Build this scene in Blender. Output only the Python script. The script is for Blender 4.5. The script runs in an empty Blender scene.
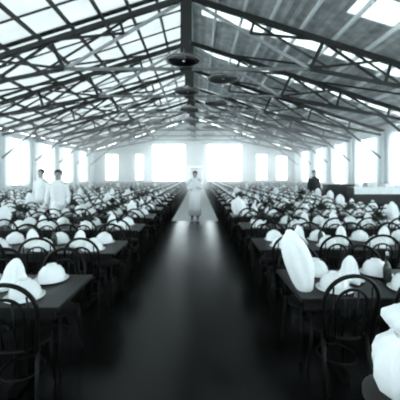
import bpy, bmesh, math, random
from mathutils import Vector, Matrix
random.seed(7)
PI = math.pi
S = bpy.context.scene
COL = S.collection
H = 1.70

# ------------------------------------------------------------------ materials
def mat(name, c, rough=0.6, noise=0.0, nscale=8.0, metal=0.0, spec=0.5, stretch=(1,1,1), bump=0.0):
    m = bpy.data.materials.new(name); m.use_nodes = True
    nt = m.node_tree; b = nt.nodes['Principled BSDF']
    b.inputs['Base Color'].default_value = (*c, 1)
    b.inputs['Roughness'].default_value = rough
    b.inputs['Metallic'].default_value = metal
    b.inputs['Specular IOR Level'].default_value = spec
    if noise > 0:
        tc = nt.nodes.new('ShaderNodeTexCoord'); mp = nt.nodes.new('ShaderNodeMapping')
        mp.inputs['Scale'].default_value = stretch
        n = nt.nodes.new('ShaderNodeTexNoise'); n.inputs['Scale'].default_value = nscale; n.inputs['Detail'].default_value = 4
        r = nt.nodes.new('ShaderNodeMapRange')
        r.inputs['From Min'].default_value = 0.3; r.inputs['From Max'].default_value = 0.7
        r.inputs['To Min'].default_value = 1-noise; r.inputs['To Max'].default_value = 1+noise
        mx = nt.nodes.new('ShaderNodeVectorMath'); mx.operation = 'SCALE'
        mx.inputs[0].default_value = c
        L = nt.links.new
        L(tc.outputs['Object'], mp.inputs['Vector']); L(mp.outputs[0], n.inputs['Vector'])
        L(n.outputs[0], r.inputs['Value']); L(r.outputs[0], mx.inputs['Scale']); L(mx.outputs[0], b.inputs['Base Color'])
        if bump > 0:
            bp = nt.nodes.new('ShaderNodeBump'); bp.inputs['Strength'].default_value = bump
            bp.inputs['Distance'].default_value = 0.01
            L(n.outputs[0], bp.inputs['Height']); L(bp.outputs[0], b.inputs['Normal'])
    return m

def plank_mat(name, c, rough, axis, width, dark=0.5, spec=0.5, noise=0.25):
    """boards with dark joints every `width` m along `axis`"""
    m = mat(name, c, rough, noise, 3.0, 0, spec, (1,1,1))
    nt = m.node_tree; b = nt.nodes['Principled BSDF']
    src = b.inputs['Base Color'].links[0].from_socket
    tc = nt.nodes.new('ShaderNodeTexCoord'); sx = nt.nodes.new('ShaderNodeSeparateXYZ')
    L = nt.links.new
    L(tc.outputs['Object'], sx.inputs[0])
    d = nt.nodes.new('ShaderNodeMath'); d.operation = 'DIVIDE'; d.inputs[1].default_value = width
    L(sx.outputs[axis], d.inputs[0])
    f = nt.nodes.new('ShaderNodeMath'); f.operation = 'FRACT'; L(d.outputs[0], f.inputs[0])
    g = nt.nodes.new('ShaderNodeMath'); g.operation = 'GREATER_THAN'; g.inputs[1].default_value = 0.06; L(f.outputs[0], g.inputs[0])
    r = nt.nodes.new('ShaderNodeMapRange'); r.inputs['To Min'].default_value = dark; L(g.outputs[0], r.inputs['Value'])
    fl = nt.nodes.new('ShaderNodeMath'); fl.operation = 'FLOOR'; L(d.outputs[0], fl.inputs[0])
    wn = nt.nodes.new('ShaderNodeTexWhiteNoise'); wn.noise_dimensions = '1D'; L(fl.outputs[0], wn.inputs['W'])
    r2 = nt.nodes.new('ShaderNodeMapRange'); r2.inputs['To Min'].default_value = 0.75; r2.inputs['To Max'].default_value = 1.25
    L(wn.outputs['Value'], r2.inputs['Value'])
    mu = nt.nodes.new('ShaderNodeMath'); mu.operation = 'MULTIPLY'; L(r.outputs[0], mu.inputs[0]); L(r2.outputs[0], mu.inputs[1])
    mx = nt.nodes.new('ShaderNodeVectorMath'); mx.operation = 'SCALE'
    L(src, mx.inputs[0]); L(mu.outputs[0], mx.inputs['Scale']); L(mx.outputs[0], b.inputs['Base Color'])
    return m

def glass_mat(name, t, tl=0.0, dirt=0.15):
    """thin clear or frosted pane: part straight transmission, part diffuse transmission, faint gloss"""
    m = bpy.data.materials.new(name); m.use_nodes = True
    nt = m.node_tree; nt.nodes.clear(); N = nt.nodes.new; L = nt.links.new
    out = N('ShaderNodeOutputMaterial')
    tr = N('ShaderNodeBsdfTransparent')
    tc = N('ShaderNodeTexCoord'); n = N('ShaderNodeTexNoise'); n.inputs['Scale'].default_value = 1.3; n.inputs['Detail'].default_value = 3
    L(tc.outputs['Object'], n.inputs['Vector'])
    r = N('ShaderNodeMapRange'); r.inputs['From Min'].default_value = .3; r.inputs['From Max'].default_value = .7
    r.inputs['To Min'].default_value = 1-dirt; r.inputs['To Max'].default_value = 1+dirt*.4
    L(n.outputs[0], r.inputs['Value'])
    sc = N('ShaderNodeVectorMath'); sc.operation = 'SCALE'; sc.inputs[0].default_value = t
    L(r.outputs[0], sc.inputs['Scale']); L(sc.outputs[0], tr.inputs['Color'])
    cur = tr
    if tl > 0:
        td = N('ShaderNodeBsdfTranslucent'); td.inputs['Color'].default_value = (.8,.83,.83,1)
        mx = N('ShaderNodeMixShader'); mx.inputs[0].default_value = tl
        L(cur.outputs[0], mx.inputs[1]); L(td.outputs[0], mx.inputs[2]); cur = mx
    gl = N('ShaderNodeBsdfGlossy'); gl.inputs['Roughness'].default_value = .08
    mg = N('ShaderNodeMixShader'); mg.inputs[0].default_value = .04
    L(cur.outputs[0], mg.inputs[1]); L(gl.outputs[0], mg.inputs[2]); L(mg.outputs[0], out.inputs['Surface'])
    return m

def cloth_mat(name, c, tl=.25):
    m = mat(name, c, .9, .05, 30, 0, .2)
    nt = m.node_tree; b = nt.nodes['Principled BSDF']; out = [n for n in nt.nodes if n.type=='OUTPUT_MATERIAL'][0]
    td = nt.nodes.new('ShaderNodeBsdfTranslucent'); td.inputs['Color'].default_value = (*c, 1)
    mx = nt.nodes.new('ShaderNodeMixShader'); mx.inputs[0].default_value = tl
    nt.links.new(b.outputs[0], mx.inputs[1]); nt.links.new(td.outputs[0], mx.inputs[2]); nt.links.new(mx.outputs[0], out.inputs['Surface'])
    return m

M = dict(
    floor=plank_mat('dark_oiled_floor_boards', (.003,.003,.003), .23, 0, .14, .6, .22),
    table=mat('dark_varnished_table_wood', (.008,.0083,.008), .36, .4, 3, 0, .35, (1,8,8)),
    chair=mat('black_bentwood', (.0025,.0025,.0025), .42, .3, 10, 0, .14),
    seat=mat('dark_cane_seat', (.004,.004,.004), .6, .3, 60, 0, .12),
    iron=mat('dark_painted_truss_timber', (.011,.012,.012), .65, .3, 2),
    iron2=mat('grey_painted_purlin_timber', (.030,.032,.032), .7, .3, 2),
    board=plank_mat('grey_roof_boards', (.45,.47,.47), .8, 0, .16, .7, .3, .3),
    white=mat('whitewashed_wall_boards', (.74,.78,.79), .75, .06, 3),
    frame=mat('grey_window_frame_paint', (.35,.37,.38), .6, .1, 6),
    china=mat('white_glazed_china', (.82,.85,.86), .18, .02, 5),
    linen=mat('white_starched_linen', (.86,.89,.90), .85, .04, 14, 0, .2, bump=.2),
    linen2=mat('pale_grey_linen', (.62,.65,.66), .85, .1, 14, 0, .2),
    bottle=mat('dark_bottle_glass', (.02,.03,.025), .12),
    cork=mat('pale_stopper', (.5,.5,.48), .5, .1, 20),
    skin=mat('skin', (.42,.38,.36), .55, .06, 20),
    skindark=mat('lips_and_eyes', (.05,.045,.045), .4, .1, 20),
    hair=mat('dark_hair', (.015,.014,.013), .6, .3, 40),
    jacket=mat('white_uniform_cloth', (.82,.85,.86), .85, .05, 20, 0, .2),
    suit=mat('black_suit_cloth', (.02,.02,.022), .8, .2, 20, 0, .2),
    shoe=mat('black_leather', (.01,.01,.01), .3, .2, 20),
    enamel=mat('grey_enamel_shade', (.7,.72,.72), .35, .1, 9),
    enameldark=mat('dark_enamel_rim', (.015,.015,.015), .4, .1, 9),
    bulb=mat('unlit_opal_bulb', (.6,.62,.62), .2, .02, 5),
    cab=mat('near_black_stained_cabinet_wood', (.012,.011,.011), .4, .4, 4, 0, .4, (1,1,6)),
    brass=mat('dull_metal_pull', (.25,.24,.22), .35, .1, 9, .9),
    glass=glass_mat('clear_window_glass', (.92,.96,.97), 0, .05),
    sky=glass_mat('frosted_skylight_glass', (.085,.092,.093), .30, .45),
    sky2=glass_mat('bright_skylight_glass', (.17,.185,.185), .35, .3),
    greypaint=mat('mid_grey_paint', (.16,.17,.17), .7, .2, 4),
    leaf=mat('dark_leaf_green', (.018,.028,.020), .55, .3, 12),
    curtain=cloth_mat('sheer_white_curtain', (.85,.88,.89), .45),
)

# ------------------------------------------------------------------ mesh builder
class MB:
    def __init__(s): s.v=[]; s.f=[]
    def add(s, v, f):
        o=len(s.v); s.v += [Vector(p) for p in v]; s.f += [tuple(i+o for i in q) for q in f]; return s
    def box(s, x0,x1,y0,y1,z0,z1):
        v=[(x0,y0,z0),(x1,y0,z0),(x1,y1,z0),(x0,y1,z0),(x0,y0,z1),(x1,y0,z1),(x1,y1,z1),(x0,y1,z1)]
        return s.add(v,[(0,3,2,1),(4,5,6,7),(0,1,5,4),(1,2,6,5),(2,3,7,6),(3,0,4,7)])
    def beam(s, a, b, w, h, up=(0,0,1)):
        a=Vector(a); b=Vector(b); d=(b-a).normalized(); up=Vector(up)
        if abs(d.dot(up))>.99: up=Vector((0,1,0))
        r=d.cross(up).normalized(); u=r.cross(d).normalized()
        v=[]
        for p in (a,b):
            for i,j in ((-1,-1),(1,-1),(1,1),(-1,1)): v.append(p+r*(i*w/2)+u*(j*h/2))
        return s.add(v,[(0,3,2,1),(4,5,6,7),(0,1,5,4),(1,2,6,5),(2,3,7,6),(3,0,4,7)])
    def tube(s, pts, r, n=8, closed=False):
        pts=[Vector(p) for p in pts]; N=len(pts); rs = r if isinstance(r,(list,tuple)) else [r]*N
        rings=[]; prev=None
        for i,p in enumerate(pts):
            if closed: t=(pts[(i+1)%N]-pts[i-1]).normalized()
            else: t=(pts[min(i+1,N-1)]-pts[max(i-1,0)]).normalized()
            if prev is None:
                u=Vector((0,0,1)) if abs(t.z)<.9 else Vector((0,1,0))
                u=(u-t*u.dot(t)).normalized()
            else: u=(prev-t*prev.dot(t)).normalized()
            prev=u; w=t.cross(u)
            rings.append([p+(u*math.cos(2*PI*k/n)+w*math.sin(2*PI*k/n))*rs[i] for k in range(n)])
        v=[q for R in rings for q in R]; f=[]
        for i in range(N if closed else N-1):
            a=i*n; b=((i+1)%N)*n
            for k in range(n): f.append((a+k,a+(k+1)%n,b+(k+1)%n,b+k))
        if not closed: f.append(tuple(reversed(range(n)))); f.append(tuple((N-1)*n+k for k in range(n)))
        return s.add(v,f)
    def lathe(s, prof, n=24, fn=None, c=(0,0,0)):
        """prof: (radius,z) list bottom to top; fn(angle,i)->radius factor"""
        v=[]; f=[]
        for i,(r,z) in enumerate(prof):
            for k in range(n):
                a=2*PI*k/n; q=r*(fn(a,i) if fn else 1); v.append((c[0]+q*math.cos(a),c[1]+q*math.sin(a),c[2]+z))
        for i in range(len(prof)-1):
            for k in range(n): f.append((i*n+k,i*n+(k+1)%n,(i+1)*n+(k+1)%n,(i+1)*n+k))
        if prof[0][0]>1e-4: f.append(tuple(reversed(range(n))))
        if prof[-1][0]>1e-4: f.append(tuple((len(prof)-1)*n+k for k in range(n)))
        return s.add(v,f)
    def ell(s, c, r, n=12, m=8, rot=None):
        v=[];f=[]
        for i in range(m+1):
            t=PI*i/m
            for k in range(n):
                a=2*PI*k/n; p=Vector((r[0]*math.sin(t)*math.cos(a), r[1]*math.sin(t)*math.sin(a), -r[2]*math.cos(t)))
                if rot: p=rot@p
                v.append(p+Vector(c))
        for i in range(m):
            for k in range(n): f.append((i*n+k,i*n+(k+1)%n,(i+1)*n+(k+1)%n,(i+1)*n+k))
        return s.add(v,f)
    def mesh(s, name, m, smooth=False):
        me=bpy.data.meshes.new(name); me.from_pydata([tuple(p) for p in s.v],[],s.f); me.materials.append(m)
        bm=bmesh.new(); bm.from_mesh(me); bmesh.ops.remove_doubles(bm,verts=bm.verts,dist=1e-5)
        bmesh.ops.recalc_face_normals(bm,faces=bm.faces); bm.to_mesh(me); bm.free()
        if smooth: me.polygons.foreach_set('use_smooth',[True]*len(me.polygons))
        return me
    def build(s, name, m, parent=None, smooth=False, bevel=0):
        o=bpy.data.objects.new(name, s.mesh(name,m,smooth)); COL.objects.link(o)
        if parent: o.parent=parent
        if bevel:
            b=o.modifiers.new('bevel','BEVEL'); b.width=bevel; b.segments=2; b.limit_method='ANGLE'
        return o

def tag(o, label=None, cat=None, group=None, kind=None):
    if label: o['label']=label
    if cat: o['category']=cat
    if group: o['group']=group
    if kind: o['kind']=kind
    return o
def empty(name, loc, label, cat, group=None, rz=0):
    o=bpy.data.objects.new(name,None); COL.objects.link(o); o.location=loc; o.rotation_euler=(0,0,rz)
    o.empty_display_size=.1
    return tag(o,label,cat,group)
def copy_tree(o, parent=None):
    c=o.copy(); COL.objects.link(c)
    if parent: c.parent=parent
    for ch in KIDS.get(o.name, []): copy_tree(ch, c)
    return c
KIDS={}
ORD=['first','second','third','fourth','fifth','sixth','seventh','eighth','ninth','tenth','eleventh','twelfth','thirteenth','fourteenth','fifteenth','sixteenth','seventeenth','eighteenth','nineteenth','twentieth','twenty-first','twenty-second']

# ------------------------------------------------------------------ building shell
RX=-.35                      # ridge position
ZR=H+6.1                     # ridge height
W=11.0                       # half width
ZE=H+2.6                     # eave height
SL=(ZR-ZE)/W
Y0,Y1=-4.0,33.0
TR=[3.0,10.0,13.5,17.0,20.5,24.0,27.5,31.0]
XL,XR=RX-W,RX+W
def roofz(x): return ZR-SL*abs(x-RX)
def S_(o): return tag(o,kind='structure')

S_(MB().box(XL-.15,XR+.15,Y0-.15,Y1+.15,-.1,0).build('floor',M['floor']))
wn=[0]
def window(name_axis, a0,a1,z0,z1,pos,th,nx,nz,glass='glass'):
    """a framed window; name_axis 'x' = lies in a wall of constant y, 'y' = wall of constant x"""
    wn[0]+=1
    fr=MB(); gl=MB(); b=.07
    def bx(m,p0,p1,q0,q1,t):
        if name_axis=='x': m.box(p0,p1,pos-t,pos+t,q0,q1)
        else: m.box(pos-t,pos+t,p0,p1,q0,q1)
    bx(fr,a0,a0+b,z0,z1,th); bx(fr,a1-b,a1,z0,z1,th); bx(fr,a0+b,a1-b,z0,z0+b,th); bx(fr,a0+b,a1-b,z1-b,z1,th)
    for i in range(1,nx):
        p=a0+(a1-a0)*i/nx; bx(fr,p-.02,p+.02,z0+b,z1-b,th*.5)
    for i in range(1,nz):
        q=z0+(z1-z0)*i/nz; bx(fr,a0+b,a1-b,q-.02,q+.02,th*.45)
    bx(gl,a0+b,a1-b,z0+b,z1-b,.003)
    o=S_(fr.build('window_%d'%wn[0],M['frame']))
    g=gl.build('window_glass',M[glass],o)
    return o

def wall_with_holes(name, axis, pos, th, a0,a1,z0,z1,holes):
    m=MB(); cur=a0
    def bx(p0,p1,q0,q1):
        if p1-p0<1e-4: return
        if axis=='x': m.box(p0,p1,pos-th,pos+th,q0,q1)
        else: m.box(pos-th,pos+th,p0,p1,q0,q1)
    for h0,h1,s0,s1 in sorted(holes):
        bx(cur,h0,z0,z1); bx(h0,h1,z0,s0); bx(h0,h1,s1,z1); cur=h1
    bx(cur,a1,z0,z1)
    return m
sideh=[]
ys=[Y0+.4,-.3,3.0,6.5]+TR[1:]+[Y1-.1]
for a,b in zip(ys[:-1],ys[1:]):
    if b-a>2.5: sideh.append((a+.45,b-.45,.95,3.95))
for nm,x in (('wall_left',XL),('wall_right',XR)):
    S_(wall_with_holes(nm,'y',x,.07,Y0,Y1,0,ZE,sideh).build(nm,M['white']))
    for h in sideh: window('y',h[0],h[1],h[2],h[3],x,.06,3,4)
# end wall with a gable
fh2=[(-10.2,-8.7,1.0,3.9),(-6.9,-5.9,1.0,3.9),(-5.0,-1.3,.9,ZE),(1.0,4.9,.9,ZE),(6.4,7.7,1.0,3.9),(8.6,9.9,1.0,3.7)]
fh=[(-10.2,-8.7,1.0,3.9),(-6.9,-5.9,1.0,3.9),(-5.0,-1.3,.9,5.0),(1.0,4.9,.9,5.0),(6.4,7.7,1.0,3.9),(8.6,9.9,1.0,3.7)]
wb=wall_with_holes('wall_back','x',Y1,.07,XL,XR,0,ZE,fh2+[(-.9,.5,0,2.5)])
def prism(m,poly,y0,y1):
    n=len(poly); v=[(x,y0,z) for x,z in poly]+[(x,y1,z) for x,z in poly]
    m.add(v,[tuple(range(n)),tuple(reversed(range(n,2*n)))]+[(i,(i+1)%n,n+(i+1)%n,n+i) for i in range(n)])
zz=5.0
def gz(z): return (ZR-z)/SL
prism(wb,[(XL,ZE),(-5.0,ZE),(-5.0,zz),(RX-gz(zz),zz)],Y1-.07,Y1+.07)
prism(wb,[(-1.3,ZE),(1.0,ZE),(1.0,zz),(-1.3,zz)],Y1-.07,Y1+.07)
prism(wb,[(4.9,ZE),(XR,ZE),(RX+gz(zz),zz),(4.9,zz)],Y1-.07,Y1+.07)
prism(wb,[(RX-gz(zz),zz),(RX+gz(zz),zz),(RX,ZR)],Y1-.07,Y1+.07)
S_(wb.build('wall_back',M['white']))
for h in fh: window('x',h[0],h[1],h[2],h[3],Y1,.06,3 if h[1]-h[0]>2 else 2,4)
dm=MB().box(-.88,.48,Y1-.04,Y1+.04,0,2.48)
d=S_(dm.build('door_1',M['frame'],bevel=.01))
MB().box(-.80,-.25,Y1-.055,Y1-.04,1.2,2.3).box(-.15,.40,Y1-.055,Y1-.04,1.2,2.3).box(-.80,-.25,Y1-.055,Y1-.04,.15,1.05).box(-.15,.40,Y1-.055,Y1-.04,.15,1.05).build('door_panel',M['white'],d)
MB().ell((-.2,Y1-.09,1.05),(.03,.04,.03)).build('door_handle',M['brass'],d,True)
front_fill=[(-9.5,-6.5,2.2,4.0),(-5,-1.5,2.2,4.0),(1,4.5,2.2,4.0),(6,9,2.2,4.0)]  # unseen windows added behind the camera to light the table china
wf=wall_with_holes('wall_front','x',Y0,.07,XL,XR,0,ZE,front_fill)
for h in front_fill: window('x',h[0],h[1],h[2],h[3],Y0,.06,4,4)
prism(wf,[(XL,ZE),(XR,ZE),(RX,ZR)],Y0-.07,Y0+.07)
S_(wf.build('wall_front',M['white']))
for nm,x in (('baseboard_left',XL+.09),('baseboard_right',XR-.09)):
    S_(MB().box(x-.02,x+.02,Y0+.1,Y1-.1,0,.2).build(nm,M['frame']))

# roof: glazed left slope, boarded right slope with a glazed strip beside every truss
def slope_slab(m, xa, xb, ya, yb, z_off, t):
    za,zb=roofz(xa)+z_off,roofz(xb)+z_off
    m.add([(xa,ya,za),(xb,ya,zb),(xb,yb,zb),(xa,yb,za),(xa,ya,za+t),(xb,ya,zb+t),(xb,yb,zb+t),(xa,yb,za+t)],
          [(0,3,2,1),(4,5,6,7),(0,1,5,4),(1,2,6,5),(2,3,7,6),(3,0,4,7)])
bays=[Y0]+[-.5,3.0,6.5]+TR[1:]+[Y1]
cb=MB()
for a,b in zip(bays[:-1],bays[1:]):
    # left: glazing bars + pane
    wn[0]+=1
    fr=MB(); gl=MB(); xo=XL-.1
    for yy in (a+.05,b-.05): slope_slab(fr,xo,RX,yy-.05,yy+.05,.06,.10)
    nb=3
    for i in range(1,nb):
        yy=a+(b-a)*i/nb; slope_slab(fr,xo,RX,yy-.025,yy+.025,.06,.08)
    slope_slab(gl,xo,RX,a+.1,b-.1,.10,.01)
    o=S_(fr.build('window_%d'%wn[0],M['iron2'])); gl.build('window_glass',M['sky'],o)
    # right: boards, then a glazed strip
    s0,s1=a+.45,a+1.35; xi=.45
    if a==6.5: s0,s1,xi=a+1.2,a+2.2,4.6
    slope_slab(cb,RX,XR+.1,a,s0,.06,.06); slope_slab(cb,RX,XR+.1,s1,b,.06,.06)
    slope_slab(cb,RX,RX+xi,s0,s1,.06,.06); slope_slab(cb,XR-.5,XR+.1,s0,s1,.06,.06)
    wn[0]+=1
    fr=MB(); gl=MB()
    for k in range(5):
        xx=RX+xi+(W-.5-xi)*k/4; slope_slab(fr,max(RX+xi,xx-.05),min(XR-.5,xx+.05),s0,s1,.05,.08)
    slope_slab(gl,RX+xi,XR-.5,s0,s1,.08,.01)
    o=S_(fr.build('window_%d'%wn[0],M['frame'])); gl.build('window_glass',M['sky2'],o)
S_(cb.build('ceiling',M['board']))
# purlins, both slopes
tn=0
for sgn in (-1,1):
    for k,dx in enumerate((.12,1.0,1.9,2.8,3.8,4.9,6.0,7.2,8.4,9.6,10.7)):
        x=RX+sgn*dx; z=roofz(x)-.05
        tn+=1
        S_(MB().beam((x,Y0+.1,z),(x,Y1-.1,z),.08,.12).build('trim_%d'%tn,M['iron2'] if sgn<0 else M['white']))

# ------------------------------------------------------------------ trusses
TG='roof trusses of the hall'
def truss(y, i):
    t=empty('roof_truss',(RX,y,0),'dark open lattice truss spanning the hall, %s from the far wall'%ORD[len(TR)-1-i],'roof truss',TG)
    zr=ZR-.22
    def topz(x): return zr-SL*abs(x)
    xe=W-.12; ZT=H+3.5; XN=4.1
    le=topz(xe)-.22
    lz=lambda x: ZT+(le-ZT)*(x-XN)/(xe-XN)
    for s in (-1,1):
        MB().beam((s*.05,0,topz(0)),(s*xe,0,topz(xe)),.14,.17).build('rafter',M['iron'],t)
        MB().beam((s*XN,0,ZT),(s*xe,0,le),.09,.12).build('lower_chord',M['iron'],t)
        MB().beam((s*XN,.0,ZT),(s*(XN+.45),0,topz(XN+.45)),.08,.12).build('strut',M['iron'],t)
        MB().beam((s*(XN+.02),.04,ZT),(s*.12,.04,topz(.12)-.05),.06,.10).build('brace',M['frame'],t)
        q=Vector((s*XN,0,ZT)).lerp(Vector((s*.12,0,topz(.12))),.5)
        MB().beam((q.x,-.03,q.z),(s*2.25,-.03,topz(2.25)),.06,.09).build('strut',M['iron'],t)
        MB().beam((q.x,-.05,q.z),(s*(XN+.45),-.05,topz(XN+.45)),.05,.08).build('brace',M['iron'],t)
        MB().beam((s*(XN+.45),.05,topz(XN+.45)),(s*6.6,.05,lz(6.6)),.05,.09).build('brace',M['iron'],t)
        MB().beam((s*XN,-.05,ZT),(s*6.6,-.05,topz(6.6)),.05,.08).build('brace',M['iron'],t)
        MB().beam((s*6.6,0,lz(6.6)),(s*6.8,0,topz(6.8)),.07,.09).build('strut',M['iron'],t)
        MB().beam((s*6.8,.04,topz(6.8)),(s*8.9,.04,lz(8.9)),.05,.08).build('brace',M['iron'],t)
        MB().beam((s*8.9,0,lz(8.9)),(s*9.0,0,topz(9.0)),.06,.08).build('strut',M['iron'],t)
        if y>5:
            for (xa,xb) in ((1.9,5.5),(5.5,9.1)):
                MB().beam((s*xa,.1,topz(xa)+.02),(s*xb,1.75,topz(xb)+.02),.05,.07).build('wind_brace',M['iron'],t)
                if y<30: MB().beam((s*xb,1.75,topz(xb)+.02),(s*xa,3.4,topz(xa)+.02),.05,.07).build('wind_brace',M['iron'],t)
        MB().beam((s*(W-.2),0,0),(s*(W-.2),0,topz(W-.2)-.05),.16,.16).build('wall_post',M['white'],t)
        MB().beam((s*(W-.25),0,2.6),(s*8.6,0,lz(8.6)),.07,.09).build('knee_brace',M['iron2'],t)
    MB().beam((-XN,0,ZT),(XN,0,ZT),.08,.10).build('tie_beam',M['greypaint'],t)
    MB().box(-.22,.16,-.10,.10,ZT-.1,zr).build('king_post',M['iron'],t,bevel=.01)
for i,y in enumerate(TR): truss(y,i)

# pendant lamps under the trusses
LG='pendant lamps under the roof trusses'
def lamp_parts(root, drop):
    a=MB().lathe([(.02,drop+.16),(.02,.5)],8).build('rod',M['enameldark'],root,True)
    MB().lathe([(.05,.02+drop-.02),(.52,.0+drop-.06),(.53,.0+drop-.02),(.10,.14+drop-.02),(.05,.22+drop-.02)][0:0] or [(.50,drop),(.53,drop),(.55,drop+.03),(.34,drop+.10),(.10,drop+.17),(.05,drop+.24),(.04,drop+.24),(.09,drop+.155),(.33,drop+.085),(.50,drop)],32).build('lamp_shade',M['enamel'],root,True)
    MB().tube([(.545*math.cos(2*PI*k/32),.545*math.sin(2*PI*k/32),drop+.01) for k in range(32)],.018,6,True).build('shade_rim',M['enameldark'],root,True)
    MB().ell((0,0,drop+.06),(.06,.06,.09)).build('bulb',M['bulb'],root,True)
for i,y in enumerate(TR):
    if y<6: continue
    where=ORD[len(TR)-1-i]
    r=empty('pendant_lamp',(RX-.08,y-.72,H+3.38),'wide grey enamel pendant lamp hung under king post, %s truss from far wall'%where,'lamp',LG)
    lamp_parts(r,.12)
    MB().beam((0,0,.48),(0,.62,.48),.05,.05).build('bracket_arm',M['enameldark'],r)
    r=empty('pendant_lamp',(RX+1.20,y,H+2.95),'wide grey enamel pendant lamp right of king post, %s truss from far wall'%where,'lamp',LG)
    lamp_parts(r,.22)
# ------------------------------------------------------------------ curtains on the side windows
for sgn,xw,side in ((-1,XL+.16,'left'),(1,XR-.16,'right')):
    n=0
    vis=[h for h in sideh if h[1]>8]
    for wi,h in enumerate(vis):
        for e,(ya,yb) in enumerate(((h[0]-.1,h[0]+.65),(h[1]-.65,h[1]+.1))):
            m=MB(); N=30
            top=[];bot=[]
            v=[];f=[]
            for lay in range(2):
                for k in range(N+1):
                    yy=ya+(yb-ya)*k/N; xx=.035*math.sin(k*1.25)+lay*.006
                    v.append((xx,yy-ya,0)); v.append((xx*1.0,yy-ya,3.4))
            for lay in range(2):
                o0=lay*(N+1)*2
                for k in range(N):
                    q=(o0+2*k,o0+2*k+2,o0+2*k+3,o0+2*k+1); f.append(q if lay else q[::-1])
            m.add(v,f)
            o=m.build('curtain',M['curtain'],None,True); o.location=(xw,ya,.75)
            tag(o,'sheer white curtain at the %s edge of %s %s wall window from far end'%('near' if e==0 else 'far',ORD[len(vis)-1-wi],side),'curtain','white curtains on the side windows')

# ------------------------------------------------------------------ tables
ROWS=19; SP=1.45; TW=.70; TH=.75
LN=2.14; RN=2.30; LE=-.99; RE=.79
def table_ext(side,k):
    if side=='left': return LE-.005*(k%3), -9.6
    y=RN+k*SP
    if k in (6,7,8): return RE, 5.45
    if k==5: return RE, 4.9
    if k==4: return RE, 5.4
    return RE+.004*(k%3), 9.2
def make_table(side,k):
    y=(LN if side=='left' else RN)+k*SP
    a,b=table_ext(side,k); s=-1 if side=='left' else 1; L=abs(b-a)
    t=empty('dining_table',(a,y,0),'long dark wooden dining table, %s row %s of the aisle'%(ORD[k],side),'table','long dining tables across the hall')
    x0,x1=(0,L) if s>0 else (-L,0)
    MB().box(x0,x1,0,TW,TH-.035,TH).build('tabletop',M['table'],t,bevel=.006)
    MB().box(x0+.06,x1-.06,.07,.09,TH-.12,TH-.036).box(x0+.06,x1-.06,TW-.09,TW-.07,TH-.12,TH-.036).build('apron',M['table'],t)
    n=max(2,int(L/1.8)+1)
    for i in range(n):
        xx=s*(.42+(L-.84)*i/(n-1))
        for yy in (.33,.37):
            pass
        MB().box(xx-.03,xx+.03,.30,.40,.06,TH-.12).box(xx-.03,xx+.03,.14,TW-.14,0,.06).box(xx-.03,xx+.03,.095,TW-.095,TH-.12,TH-.036).build('trestle_leg',M['chair'],t)
    return t
for side in ('left','right'):
    for k in range(ROWS): make_table(side,k)

# ------------------------------------------------------------------ prototypes
def hoop(w, z0, z1, y0, lean, n=14, taper=1.0):
    """inverted U in the x-z plane, y leans back with height"""
    pts=[]; zc=z1-w*.95
    f=lambda z: y0-lean*(z-z0)/(z1-z0)
    for i in range(4):
        z=z0+(zc-z0)*i/4; pts.append((-w*(.86+.14*i/4),f(z),z))
    for i in range(n+1):
        a=PI-PI*i/n; z=zc+w*.95*math.sin(a); pts.append((w*math.cos(a),f(z),z))
    for i in range(3,-1,-1):
        z=z0+(zc-z0)*i/4; pts.append((w*(.86+.14*i/4),f(z),z))
    return pts
def chair_parts(detail=1):
    n=8 if detail else 4; hn=14 if detail else 7
    P={}
    P['seat']=(MB().lathe([(.17,.445),(.195,.45),(.20,.462),(.19,.474),(.0,.468)],24 if detail else 10),'seat')
    P['back_hoop']=(MB().tube(hoop(.208,.46,.955,-.17,.08,hn),.0155 if detail else .017,n),'chair')
    P['inner_hoop']=(MB().tube(hoop(.118,.47,.85,-.175,.065,hn),.011 if detail else .013,n),'chair')
    P['spindles']=[(MB().tube([(sx,-.172,.47),(sx*1.05,-.21,.64),(sx,-.236,.84)],.007,n),'chair') for sx in (-.045,.045)]+[(MB().tube([(sx,-.172,.47),(sx,-.21,.66),(sx*.95,-.242,.87)],.007,n),'chair') for sx in (-.155,.155)]
    legs=[((.13,.13),(.16,.18)),((-.13,.13),(-.16,.18)),((.17,-.13),(.19,-.20)),((-.17,-.13),(-.19,-.20))]
    P['legs']=[(MB().tube([(a[0],a[1],.46),((a[0]+b[0])/2,(a[1]+b[1])/2,.2),(b[0],b[1],0)],[.017,.015,.011],n),'chair') for a,b in legs]
    P['leg_ring']=(MB().tube([(.147*math.cos(2*PI*k/20),.147*math.sin(2*PI*k/20)-.0,.24) for k in range(20)],.009,n if detail else 3,True),'chair')
    return P
cp=chair_parts()
chair0=empty('bentwood_chair',(0,0,-50),'x','chair')
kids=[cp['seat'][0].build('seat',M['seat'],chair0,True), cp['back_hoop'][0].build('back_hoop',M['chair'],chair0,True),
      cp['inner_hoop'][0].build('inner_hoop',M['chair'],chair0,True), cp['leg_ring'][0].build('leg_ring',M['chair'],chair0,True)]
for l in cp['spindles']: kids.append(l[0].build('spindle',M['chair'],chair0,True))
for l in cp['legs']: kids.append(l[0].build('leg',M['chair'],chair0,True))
KIDS[chair0.name]=kids
def merged_chair(detail):
    c=chair_parts(detail); m=MB()
    for k in ('seat','back_hoop','inner_hoop','leg_ring'): m.add(c[k][0].v,c[k][0].f)
    for l in c['legs']+c['spindles']: m.add(l[0].v,l[0].f)
    return m
chairmed=merged_chair(1).mesh('bentwood_chair',M['chair'],True)
chairlow=merged_chair(0)
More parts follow.
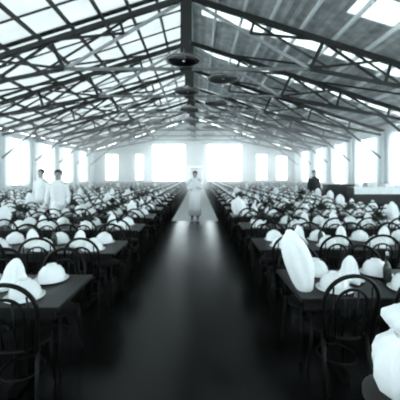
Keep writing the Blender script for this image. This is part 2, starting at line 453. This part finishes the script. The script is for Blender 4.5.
# china and linen
bowlm=MB().lathe([(.110,0),(.116,.004),(.114,.035),(.102,.078),(.075,.112),(.042,.124),(.042,.136),(.034,.136),(.032,.128),(0,.127)],24)
bowl_me=bowlm.mesh('upturned_bowl',M['china'],True)
bowllow=MB().lathe([(.114,0),(.114,.035),(.102,.078),(.06,.12),(.04,.136),(0,.13)],10)
platem=MB().lathe([(.07,0),(.09,.003),(.143,.016),(.145,.019),(.09,.008),(.0,.006)],28)
plate_me=platem.mesh('dinner_plate',M['china'],True)
platelow=MB().lathe([(.07,0),(.13,.016),(.13,.019),(.0,.006)],10)
def napkin(seed, n=40):
    r=random.Random(seed); ph=r.random()*6; k1=r.choice((5,6,7)); lean=(r.uniform(-.03,.03),r.uniform(-.03,.03))
    prof=[(.0,.0),(.112,.0),(.125,.012),(.110,.045),(.084,.08),(.070,.12),(.066,.155),(.056,.19),(.040,.22),(.018,.245),(0,.25)]
    m=MB()
    fn=lambda a,i: 1+(.20*math.sin(k1*a+ph+i*.25)+.10*math.sin(2*a+ph*2))*(1-.06*i)
    m.lathe(prof,n,fn)
    for p in m.v: p.x+=lean[0]*(p.z/.25)**2; p.y+=lean[1]*(p.z/.25)**2
    return m
nap_me=[napkin(s).mesh('folded_napkin',M['linen'],True) for s in (1,2,3,4)]
naplow=napkin(9,12)
def cruet():
    return MB().lathe([(0,0),(.032,0),(.036,.01),(.036,.11),(.026,.145),(.012,.17),(.012,.215),(.016,.218),(.016,.228),(0,.228)],14)
cruet_me=cruet().mesh('cruet_bottle',M['bottle'],True)
cork_me=MB().lathe([(0,.226),(.010,.228),(.014,.245),(.008,.262),(0,.264)],10).mesh('stopper',M['cork'],True)
cruet0_low=cruet()

# ------------------------------------------------------------------ place everything along the tables
def inview(x,y,margin=.7): return abs(x) < .665*y+margin
chairs=[];bowls=[];naps=[];cruets=[]
PEOPLE=[('left',3,-3.52),('left',4,-4.7),('right',7,5.25)]   # row gap behind table k
def blocked(side,k,x,far):
    for s,kk,px in PEOPLE:
        if s==side and abs(px-x)<.42 and ((far and kk==k) or (not far and kk==k-1)): return True
    return False
for side in ('left','right'):
    s=-1 if side=='left' else 1
    for k in range(ROWS):
        a,b=table_ext(side,k); y=(LN if s<0 else RN)+k*SP
        n=int((abs(b-a)-.55)/.6)+1
        for i in range(n):
            x=a+s*(.31+.6*i)
            j=lambda q: random.uniform(-q,q)
            if not inview(x,y): continue
            if not blocked(side,k,x,False): chairs.append((y,x+j(.03),y+.135+j(.02),j(.12),side,k,i,'near'))
            if not blocked(side,k,x,True): chairs.append((y+TW,x+j(.03),y+TW-.10+j(.02),PI+j(.12),side,k,i,'far'))
            bowls.append((y,x+j(.025),y+.155+j(.008),j(3),side,k,i,'near'))
            bowls.append((y+.5,x+j(.025),y+TW-.155+j(.008),j(3),side,k,i,'far'))
            skip = (side=='right' and k==0 and i==0 and False)
            naps.append((y,x+s*.26+j(.02) if i%2 else x+s*.24+j(.02),y+.35+j(.05),j(3),side,k,i,'mid'))
            if i%3==1: cruets.append((y,x-s*.02+j(.01),y+.35+j(.03),j(3),side,k,i,'mid'))
CAP=298
def split(lst,cap):
    l=sorted(lst,key=lambda t:(t[0]*(1.0),abs(t[1]))); return l[:cap],l[cap:]
def stuff(name,rest,low,zz,m,label,cat):
    mb=MB()
    for t in rest:
        R=Matrix.Translation((t[1],t[2],zz))@Matrix.Rotation(t[3],4,'Z')
        mb.add([R@p for p in low.v],low.f)
    if rest: tag(mb.build(name,m,None,True),label,cat,None,'stuff')
near,rest=split(chairs,CAP)
for q,t in enumerate(near):
    lab='black bentwood chair, %s side of %s table row %s, %s from aisle'%(t[7],ORD[t[5]],t[4],ORD[t[6]])
    if q<90: o=copy_tree(chair0)
    else:
        o=bpy.data.objects.new('bentwood_chair',chairmed); COL.objects.link(o)
    o.location=(t[1],t[2],0); o.rotation_euler=(0,0,t[3]); tag(o,lab,'chair','bentwood chairs at the long tables')
for o in kids: bpy.data.objects.remove(o)
bpy.data.objects.remove(chair0)
stuff('bentwood_chair',rest,chairlow,0,M['chair'],'mass of black bentwood chairs at the distant table rows','chairs')
near,rest=split(bowls,CAP)
for t in near:
    o=bpy.data.objects.new('dinner_plate',plate_me); COL.objects.link(o); o.location=(t[1],t[2],TH+.0005)
    tag(o,'white plate under a bowl, %s side of %s table row %s, %s from aisle'%(t[7],ORD[t[5]],t[4],ORD[t[6]]),'plate','white plates on the tables')
    o=bpy.data.objects.new('upturned_bowl',bowl_me); COL.objects.link(o); o.location=(t[1],t[2],TH+.0095); o.rotation_euler=(0,0,t[3])
    tag(o,'white upturned bowl, %s side of %s table row %s, %s from aisle'%(t[7],ORD[t[5]],t[4],ORD[t[6]]),'bowl','white upturned bowls on the tables')
stuff('upturned_bowl',rest,bowllow,TH+.012,M['china'],'mass of white upturned bowls on the distant tables','bowls')
stuff('dinner_plate',rest,platelow,TH+.0005,M['china'],'mass of white plates on the distant tables','plates')
near,rest=split(naps,CAP)
for q,t in enumerate(near):
    o=bpy.data.objects.new('folded_napkin',nap_me[q%4]); COL.objects.link(o); o.location=(t[1],t[2],TH+.001); o.rotation_euler=(0,0,t[3])
    f=random.uniform(.85,1.05); g=random.uniform(.86,1.0); o.scale=(g,g,f)
    tag(o,'white peaked folded napkin in middle of %s table row %s, %s from aisle'%(ORD[t[5]],t[4],ORD[t[6]]),'napkin','peaked white napkins on the tables')
stuff('folded_napkin',rest,naplow,TH+.001,M['linen'],'mass of white peaked napkins on the distant tables','napkins')
for t in cruets:
    if t[5]>9: continue
    o=bpy.data.objects.new('cruet_bottle',cruet_me); COL.objects.link(o); o.location=(t[1],t[2],TH+.001)
    tag(o,'dark glass cruet bottle on %s table row %s, beside %s place from aisle'%(ORD[t[5]],t[4],ORD[t[6]]),'bottle','dark cruet bottles on the tables')
    c=bpy.data.objects.new('stopper',cork_me); COL.objects.link(c); c.parent=o

# ------------------------------------------------------------------ tall white cloth, first right table
def tall_cloth(name, loc, w, h, label, cat, lean=0.0, depth=.6, rz=0, seed=0, m='linen'):
    r=random.Random(seed); prof=[]
    N=22
    mb=MB()
    shp=[(0,0),(.45,0),(.55,.02),(.72,.12),(.9,.28),(1,.42),(1,.56),(.93,.70),(.78,.82),(.52,.90),(.34,.94),(.30,.97),(.16,.995),(0,1.0)]
    ph=r.random()*6
    n=48; v=[];f=[]
    for i,(q,z) in enumerate(shp):
        for k in range(n):
            a=2*PI*k/n; rr=w/2*q*(1+.06*math.sin(7*a+ph+z*2)+.04*math.sin(3*a+z*5))
            cx=lean*(1-z)
            v.append((rr*math.cos(a)+cx, rr*depth*math.sin(a), z*h))
    for i in range(len(shp)-1):
        for k in range(n): f.append((i*n+k,i*n+(k+1)%n,(i+1)*n+(k+1)%n,(i+1)*n+k))
    mb.add(v,f)
    o=mb.build(name,M[m],None,True); o.location=loc; o.rotation_euler=(0,0,rz)
    return tag(o,label,cat)
tall_cloth('linen_cloth',(.745,2.44,TH+.001),.225,.50,'tall upright white linen bundle at the aisle end of first table, right','linen cloth',.13,.62,0,3)
tall_cloth('linen_cloth',(.95,RN+SP*3+.35,TH+.001),.34,.40,'broad white linen bundle at aisle end of fourth table row, right','linen cloth',0,.7,.3,5)

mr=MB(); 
for q in range(44): mr.box(-.93,.74,10.9+q*.5,10.9+(q+1)*.5,.001,.006+.002*(q%2))  # low pale slabs laid end to end over the far aisle floor
tag(mr.build('floor_band',M['linen'],None),'pale runner along the far half of the central aisle floor','band')
# leafy centrepieces and tall white linen bundles seen among the settings
def snap(px,py):
    D=.95*300/(py-174); side='left' if px<197 else 'right'; base=LN if side=='left' else RN
    k=max(0,min(ROWS-1,round((D-.35-base)/SP))); D=base+k*SP+.35
    return side,k,(px-197.6)/300*D,D
def free(x,D,rad=.17):
    for o in list(COL.objects):
        if o.parent is None and o.name.startswith(('folded_napkin','cruet_bottle','potted_plant','linen_cloth')) and o.type=='MESH' and 'label' in o and o.get('kind') is None and abs(o.location.x-x)<rad and abs(o.location.y-D)<rad: return o
    return None
def clear(x,D):
    while True:
        o=free(x,D)
        if not o: break
        for c in [c for c in COL.objects if c.parent==o]: bpy.data.objects.remove(c)
        bpy.data.objects.remove(o)
bpy.context.view_layer.update()
def plant_meshes(seed):
    r=random.Random(seed); pot=MB().lathe([(0,0),(.055,0),(.08,.09),(.085,.10),(.07,.10),(0,.09)],16)
    lv=MB()
    for q in range(60):
        a=r.uniform(0,2*PI); el=r.uniform(.15,1.35); L=r.uniform(.13,.26)
        d=Vector((math.cos(a)*math.cos(el),math.sin(a)*math.cos(el),math.sin(el))); sd=Vector((-math.sin(a),math.cos(a),0))
        b=Vector((0,0,.09)); m_=b+d*L*.6; tip=b+d*L+Vector((0,0,-.05*math.cos(el))); wd=r.uniform(.018,.03)
        u=sd.cross(d)*.004
        lv.add([b-u,m_-sd*wd-u,tip,m_+sd*wd-u,b+u,m_-sd*wd+u,m_+sd*wd+u],[(0,1,2,3),(4,6,2,5),(0,4,5,1),(0,3,6,4),(1,5,2),(3,2,6)])
    return pot,lv
PM=[plant_meshes(q) for q in (1,2,3)]
PM=[(a.mesh('potted_plant',M['china'],True),b.mesh('foliage',M['leaf'])) for a,b in PM]
used=set()
for q,(px,py) in enumerate([(47,203),(72,207),(97,208),(20,212),(85,222),(122,209),(110,214),(6,203),(62,222),(140,200),(270,207),(300,205),(322,212),(262,224),(378,222),(350,218),(240,200),(288,214),(98,193),(70,195),(132,193),(255,193),(272,194),(302,197),(30,197),(320,194),(146,196)]):
    side,k,x,D=snap(px,py)
    if (side,k,round(x)) in used: continue
    used.add((side,k,round(x))); clear(x,D)
    o=bpy.data.objects.new('potted_plant',PM[q%3][0]); COL.objects.link(o); o.location=(x,D,TH+.001); o.rotation_euler=(0,0,q*1.7)
    c=bpy.data.objects.new('foliage',PM[q%3][1]); COL.objects.link(c); c.parent=o
    tag(o,'dark leafy plant in white pot, %s table row %s, %.1f metres from aisle'%(ORD[k],side,abs(x)-.85),'plant','leafy plants on the tables')
for q,(px,py) in enumerate([(30,206),(4,222),(55,212),(80,200),(108,203),(132,212),(95,232),(150,196),(285,202),(256,208),(340,206),(372,212),(392,226),(236,196),(20,196),(366,200),(12,191),(38,194),(62,192),(90,191),(102,194),(118,190),(128,196),(142,192),(155,189),(246,191),(252,197),(266,192),(276,196),(284,190),(296,195),(308,191),(318,199),(330,201),(262,187),(138,187),(74,189),(112,200),(292,189),(48,188),(28,189),(340,199)]):
    side,k,x,D=snap(px,py)
    if (side,k,round(x)) in used or abs(x)>9: continue
    if k>5 and side=='right' and x>5.2: continue
    used.add((side,k,round(x))); clear(x,D)
    tall_cloth('linen_cloth',(x,D,TH+.001),random.uniform(.20,.26),random.uniform(.32,.44),'tall white linen bundle on %s table row %s, %.1f metres from aisle'%(ORD[k],side,abs(x)-.85),'linen cloth',random.uniform(-.04,.04),.8,q*.9,q)['group']='tall white linen bundles on the tables'

# tied white sack on a small dark stand, bottom right corner
st=empty('pedestal_table',(.905,1.28,0),'small dark round pedestal table at lower right, under the tied white sack','table')
MB().lathe([(.0,.71),(.17,.71),(.18,.72),(.18,.735),(.17,.745),(0,.745)],32).build('tabletop',M['cab'],st,True)
MB().lathe([(.03,.03),(.025,.1),(.04,.35),(.022,.6),(.05,.705)],16).build('pedestal',M['cab'],st,True)
for k in range(3):
    a=2*PI*k/3+.3
    MB().tube([(.02*math.cos(a),.02*math.sin(a),.16),(.1*math.cos(a),.1*math.sin(a),.12),(.2*math.cos(a),.2*math.sin(a),.015)],[.02,.018,.014],8).build('leg',M['cab'],st,True)
prof=[(0,0),(.08,0),(.112,.03),(.135,.09),(.14,.15),(.125,.205),(.088,.245),(.05,.262),(.045,.275),(.075,.295),(.094,.325),(.090,.355),(.06,.378),(0,.385)]
def sackfn(a,i):
    k=1+(.09*math.sin(6*a+i*.5)+.07*math.sin(11*a-i*.7))*(1.4 if i in (6,7,9) else 1)
    return k
sk=MB().lathe(prof,64,sackfn)
sack=sk.build('linen_sack',M['linen'],None,True); sack.location=(.905,1.28,.746)
tag(sack,'tied white linen sack with gathered round top at the lower right corner','sack')
MB().tube([(.049*math.cos(2*PI*k/24),.049*math.sin(2*PI*k/24),.268+.004*math.sin(3*k)) for k in range(24)],.009,6,True).build('cord',M['linen2'],sack,True)

# ------------------------------------------------------------------ sideboards by the right wall
def sideboard(loc,w,d,h,label,nd):
    t=empty('sideboard',loc,label,'sideboard')
    MB().box(0,w,0.02,d,.08,h-.04).build('body',M['cab'],t,bevel=.01)
    MB().box(-.03,w+.03,0,d+.02,h-.04,h).build('top',M['cab'],t,bevel=.008)
    for xx in (.04,w-.1):
        for yy in (.05,d-.09): MB().box(xx,xx+.06,yy,yy+.06,0,.08).build('foot',M['cab'],t)
    for i in range(nd):
        x0=w*i/nd+.03; x1=w*(i+1)/nd-.03
        dd=MB().box(x0,x1,0.0,.02,.12,h-.30).build('door',M['cab'],t,bevel=.006)
        MB().ell((x1-.05,-.012,h*.5),(.014,.02,.014),8,6).build('knob',M['brass'],dd,True)
        dd=MB().box(x0,x1,0.0,.02,h-.27,h-.07).build('drawer',M['cab'],t,bevel=.006)
        MB().ell(((x0+x1)/2,-.012,h-.17),(.014,.02,.014),8,6).build('knob',M['brass'],dd,True)
def wavy_cloth(x0,x1,y0,y1,z,drop,loc,label):
    m=MB(); N=60; v=[];f=[]
    # top sheet with a hanging front hem
    rows=[(y1,z),(y0-.012,z),(y0-.02,z-.01),(y0-.03,z-drop*.5),(y0-.035,z-drop)]
    for lay in (0,1):
        for ri,(yy,zz) in enumerate(rows):
            for k in range(N+1):
                xx=x0+(x1-x0)*k/N; wv=.012*math.sin(k*.9)*max(0,ri-1)/3
                v.append((xx,yy+wv-(lay*.004 if ri>1 else 0)*1,zz+lay*.004*(1 if ri<=2 else 0)))
    R=len(rows)
    for lay in (0,1):
        o0=lay*R*(N+1)
        for ri in range(R-1):
            for k in range(N):
                a=o0+ri*(N+1)+k; f.append((a,a+1,a+N+2,a+N+1))
    m.add(v,f); o=m.build('runner_cloth',M['linen'],None,True); o.location=loc
    return tag(o,label,'cloth')
SY=RN+6*SP
sideboard((5.75,SY,0),3.2,.55,1.2,'long black sideboard with white cloth on top, at right edge',4)
wavy_cloth(-.02,3.22,0,.5,.001,.24,(5.75,SY,1.201),'white cloth laid over the top of the long black sideboard, right')
sideboard((5.95,SY+2.75,0),1.25,.5,1.22,'short tall black cabinet standing beyond the long sideboard, right',2)
# white linen press box standing between them
t=empty('white_cupboard',(7.55,SY+2.3,0),'narrow white cupboard standing between the two black cabinets','cupboard')
MB().box(0,.42,.015,.45,.0,1.35).build('body',M['white'],t,bevel=.01)
dd=MB().box(.02,.40,0,.015,.05,1.3).build('door',M['white'],t,bevel=.004)
MB().ell((.36,-.01,.75),(.012,.018,.012),8,6).build('knob',M['brass'],dd,True)
# pile of bowls on sideboard cloth
for k in range(5):
    o=bpy.data.objects.new('upturned_bowl',bowl_me); COL.objects.link(o); o.location=(6.05+.5*k,SY+.27,1.2065)
    tag(o,'white upturned bowl on the clothed black sideboard, %s from its left end'%ORD[k],'bowl','white bowls on the sideboard')

# ------------------------------------------------------------------ people
def skin_obj(name, chains, m, parent, sub=1):
    """chains: joints dict + edges with radii -> one continuous surface"""
    V,E,R=chains
    me=bpy.data.meshes.new(name); me.from_pydata(V,E,[]); me.materials.append(m)
    o=bpy.data.objects.new(name,me); COL.objects.link(o); o.parent=parent
    md=o.modifiers.new('skin','SKIN'); md.use_smooth_shade=True
    lay=me.skin_vertices[0].data if me.skin_vertices else None
    if lay is None:
        bm=bmesh.new(); bm.from_mesh(me); bm.verts.layers.skin.verify(); bm.to_mesh(me); bm.free(); lay=me.skin_vertices[0].data
    for i,r in enumerate(R): lay[i].radius=(r if isinstance(r,tuple) else (r,r)); lay[i].use_root=(i==0)
    s=o.modifiers.new('sub','SUBSURF'); s.levels=sub; s.render_levels=sub+1
    return o
def person(loc, rz, hgt, label, outfit, arms):
    """figure faces -Y before rotation"""
    f=hgt/1.78
    root=empty('person',loc,label,'person',rz=rz); root.scale=(f,f,f)
    V=[];E=[];R=[]
    def add(p,r,par=None):
        V.append(p);R.append(r); i=len(V)-1
        if par is not None:E.append((par,i))
        return i
    pel=add((0,0,.95),(.15,.10))
    wa=add((0,0,1.10),(.135,.095),pel); ch=add((0,.0,1.30),(.155,.105),wa); ub=add((0,.005,1.44),(.11,.08),ch)
    nk=add((0,0,1.52),.052,ub); hb=add((0,-.005,1.60),(.062,.075),nk); hd=add((0,-.01,1.69),(.075,.09),hb); ht=add((0,0,1.755),(.045,.055),hd)
    hands=[]
    for s,(el,wr) in zip((-1,1),arms):
        sh=add((s*.18,.0,1.42),.055,ub); e=add((s*el[0],el[1],el[2]),.040,sh); w=add((s*wr[0],wr[1],wr[2]),.026,e)
        d=(Vector((s*wr[0],wr[1],wr[2]))-Vector((s*el[0],el[1],el[2]))).normalized()
        p=Vector((s*wr[0],wr[1],wr[2]))+d*.06
        add(tuple(p),(.030,.018),w); hands.append((p,d,s))
    for s in (-1,1):
        hp=add((s*.09,0,.88),.085,pel); kn=add((s*.10,-.01,.50),.055,hp); an=add((s*.10,.01,.09),.036,kn); add((s*.11,-.12,.035),(.040,.030),an)
    skin_obj('body',(V,E,R),M['skin'],root)
    for (p,d,s) in hands:
        side=d.cross(Vector((0,1,0))).normalized() if abs(d.y)<.9 else Vector((1,0,0))
        mb=MB()
        for k,L in enumerate((.062,.075,.07,.055)):
            b=p+side*((k-1.5)*.017)+d*.01
            mb.tube([b,b+d*L*.5+Vector((0,-.006,0)),b+d*L+Vector((0,-.02,-.004))],[.009,.008,.006],6)
        b=p-side*.02*s-d*.03; mb.tube([b,b-side*s*.025+d*.02+Vector((0,-.01,0)),b-side*s*.03+d*.05+Vector((0,-.02,0))],[.010,.009,.007],6)
        mb.build('fingers',M['skin'],root,True)
    # face
    MB().tube([(0,-.098,1.69),(0,-.122,1.662),(0,-.10,1.652)],[.008,.014,.009],6).build('nose',M['skin'],root,True)
    MB().ell((-.03,-.093,1.695),(.012,.008,.007),8,6).ell((.03,-.093,1.695),(.012,.008,.007),8,6).build('eyes',M['skindark'],root,True)
    MB().ell((0,-.093,1.63),(.022,.008,.006),8,6).build('mouth',M['skindark'],root,True)
    MB().ell((-.083,.0,1.68),(.012,.02,.032),8,6).ell((.083,.0,1.68),(.012,.02,.032),8,6).build('ears',M['skin'],root,True)
    hr=MB().ell((0,.018,1.715),(.089,.100,.080),16,10); hr.v=[Vector((p.x,p.y,max(p.z,1.66+.0 if p.y>0 else 1.725))) for p in hr.v]
    hr.build('hair',M['hair'],root,True)
    top,low=outfit
    # jacket: body shell with sleeves
    def shell(prof,name,m,n=28,fold=0):
        v=[];ff=[]
        for i,(rx,ry,z,cy) in enumerate(prof):
            for k in range(n):
                a=2*PI*k/n; q=1+fold*math.sin(7*a)*(i==0 or fold and z<.9)
                v.append((rx*q*math.cos(a),cy+ry*q*math.sin(a),z))
        for i in range(len(prof)-1):
            for k in range(n): ff.append((i*n+k,i*n+(k+1)%n,(i+1)*n+(k+1)%n,(i+1)*n+k))
        mb=MB().add(v,ff); o=mb.build(name,m,root,True)
        so=o.modifiers.new('t','SOLIDIFY'); so.thickness=.006
        return o
    shell([(.205,.155,.80,0),(.195,.145,.95,0),(.175,.13,1.10,0),(.195,.140,1.28,0),(.200,.130,1.38,0),(.165,.105,1.45,.0),(.085,.075,1.495,0),(.062,.062,1.53,0)],'jacket',M[top])
    for s,(el,wr) in zip((-1,1),arms):
        a=Vector((s*.165,0,1.425)); b=Vector((s*el[0],el[1],el[2])); c=Vector((s*wr[0],wr[1],wr[2]))
        MB().tube([a,a.lerp(b,.3),b,b.lerp(c,.55),b.lerp(c,.93)],[.075,.068,.056,.048,.042],12).build('sleeve',M[top],root,True)
    if low=='apron':
        shell([(.225,.19,.16,0),(.215,.18,.45,0),(.205,.165,.75,0),(.195,.152,.98,0),(.180,.137,1.08,0)],'long_apron',M['jacket'],36,.05)
        for s in (-1,1): MB().tube([(s*.09,0,.85),(s*.10,0,.5),(s*.10,.01,.10)],[.085,.07,.055],12).build('trouser_leg',M['suit'],root,True)
    else:
        for s in (-1,1): MB().tube([(s*.085,0,.93),(s*.095,0,.80),(s*.10,-.01,.5),(s*.10,.01,.08)],[.105,.105,.078,.062],14).build('trouser_leg',M[low],root,True)
    for s in (-1,1): MB().ell((s*.105,-.06,.042),(.048,.135,.042),12,8).build('shoe',M['shoe'],root,True)
    return root
down=[((.24,.02,1.15),(.25,-.06,.93)),((.24,.02,1.15),(.25,-.06,.93))]
fwd=[((.23,.0,1.17),(.16,-.24,1.12)),((.24,.0,1.17),(.14,-.22,1.18))]
person((-.10,11.1,.008),0,1.80,'person in white jacket and long white apron standing in the central aisle',('jacket','apron'),fwd)
yy=LN+3*SP+TW+.375
person((-3.52,yy,0),.25,1.80,'person with dark hair and white jacket standing nearest among left tables',('jacket','suit'),down)
yy=LN+4*SP+TW+.375
person((-4.7,yy,0),-.2,1.84,'person with dark hair and white jacket standing farther left among tables',('jacket','suit'),down)
yy=RN+7*SP+TW+.375
person((5.25,yy,0),.1,1.86,'person in dark suit standing among the tables on the right',('suit','suit'),down)

# ------------------------------------------------------------------ haze volume added to imitate the far window glare
hz=bpy.data.materials.new('glare_haze'); hz.use_nodes=True; nt=hz.node_tree; nt.nodes.clear()
vo=nt.nodes.new('ShaderNodeVolumeScatter'); vo.inputs['Color'].default_value=(.95,.98,1,1); vo.inputs['Density'].default_value=.042; vo.inputs['Anisotropy'].default_value=.85
ou=nt.nodes.new('ShaderNodeOutputMaterial'); nt.links.new(vo.outputs[0],ou.inputs['Volume'])
o=MB().box(XL+.1,XR-.1,12.5,Y1-.12,.02,ZE+.3).build('haze',hz)
tag(o,'added pale haze standing in for window glare, far part of the hall','haze',None,'stuff')

# ------------------------------------------------------------------ light, camera, view
w=bpy.data.worlds.new('overcast_sky'); S.world=w; w.use_nodes=True
bg=w.node_tree.nodes['Background']; bg.inputs[0].default_value=(.90,.98,1.0,1); bg.inputs[1].default_value=5.0
cam=bpy.data.cameras.new('camera'); co=bpy.data.objects.new('camera',cam); COL.objects.link(co); S.camera=co
co.location=(0,0,H); co.rotation_euler=(PI/2,0,0)
cam.sensor_width=36; cam.lens=27; cam.shift_x=.006; cam.shift_y=-.065; cam.clip_end=200; cam.clip_start=.05
cam.dof.use_dof=True; cam.dof.focus_distance=.6; cam.dof.aperture_fstop=7
S.view_settings.view_transform='Standard'; S.view_settings.look='None'; S.view_settings.gamma=1; S.view_settings.exposure=1.3
S.view_settings.use_curve_mapping=False
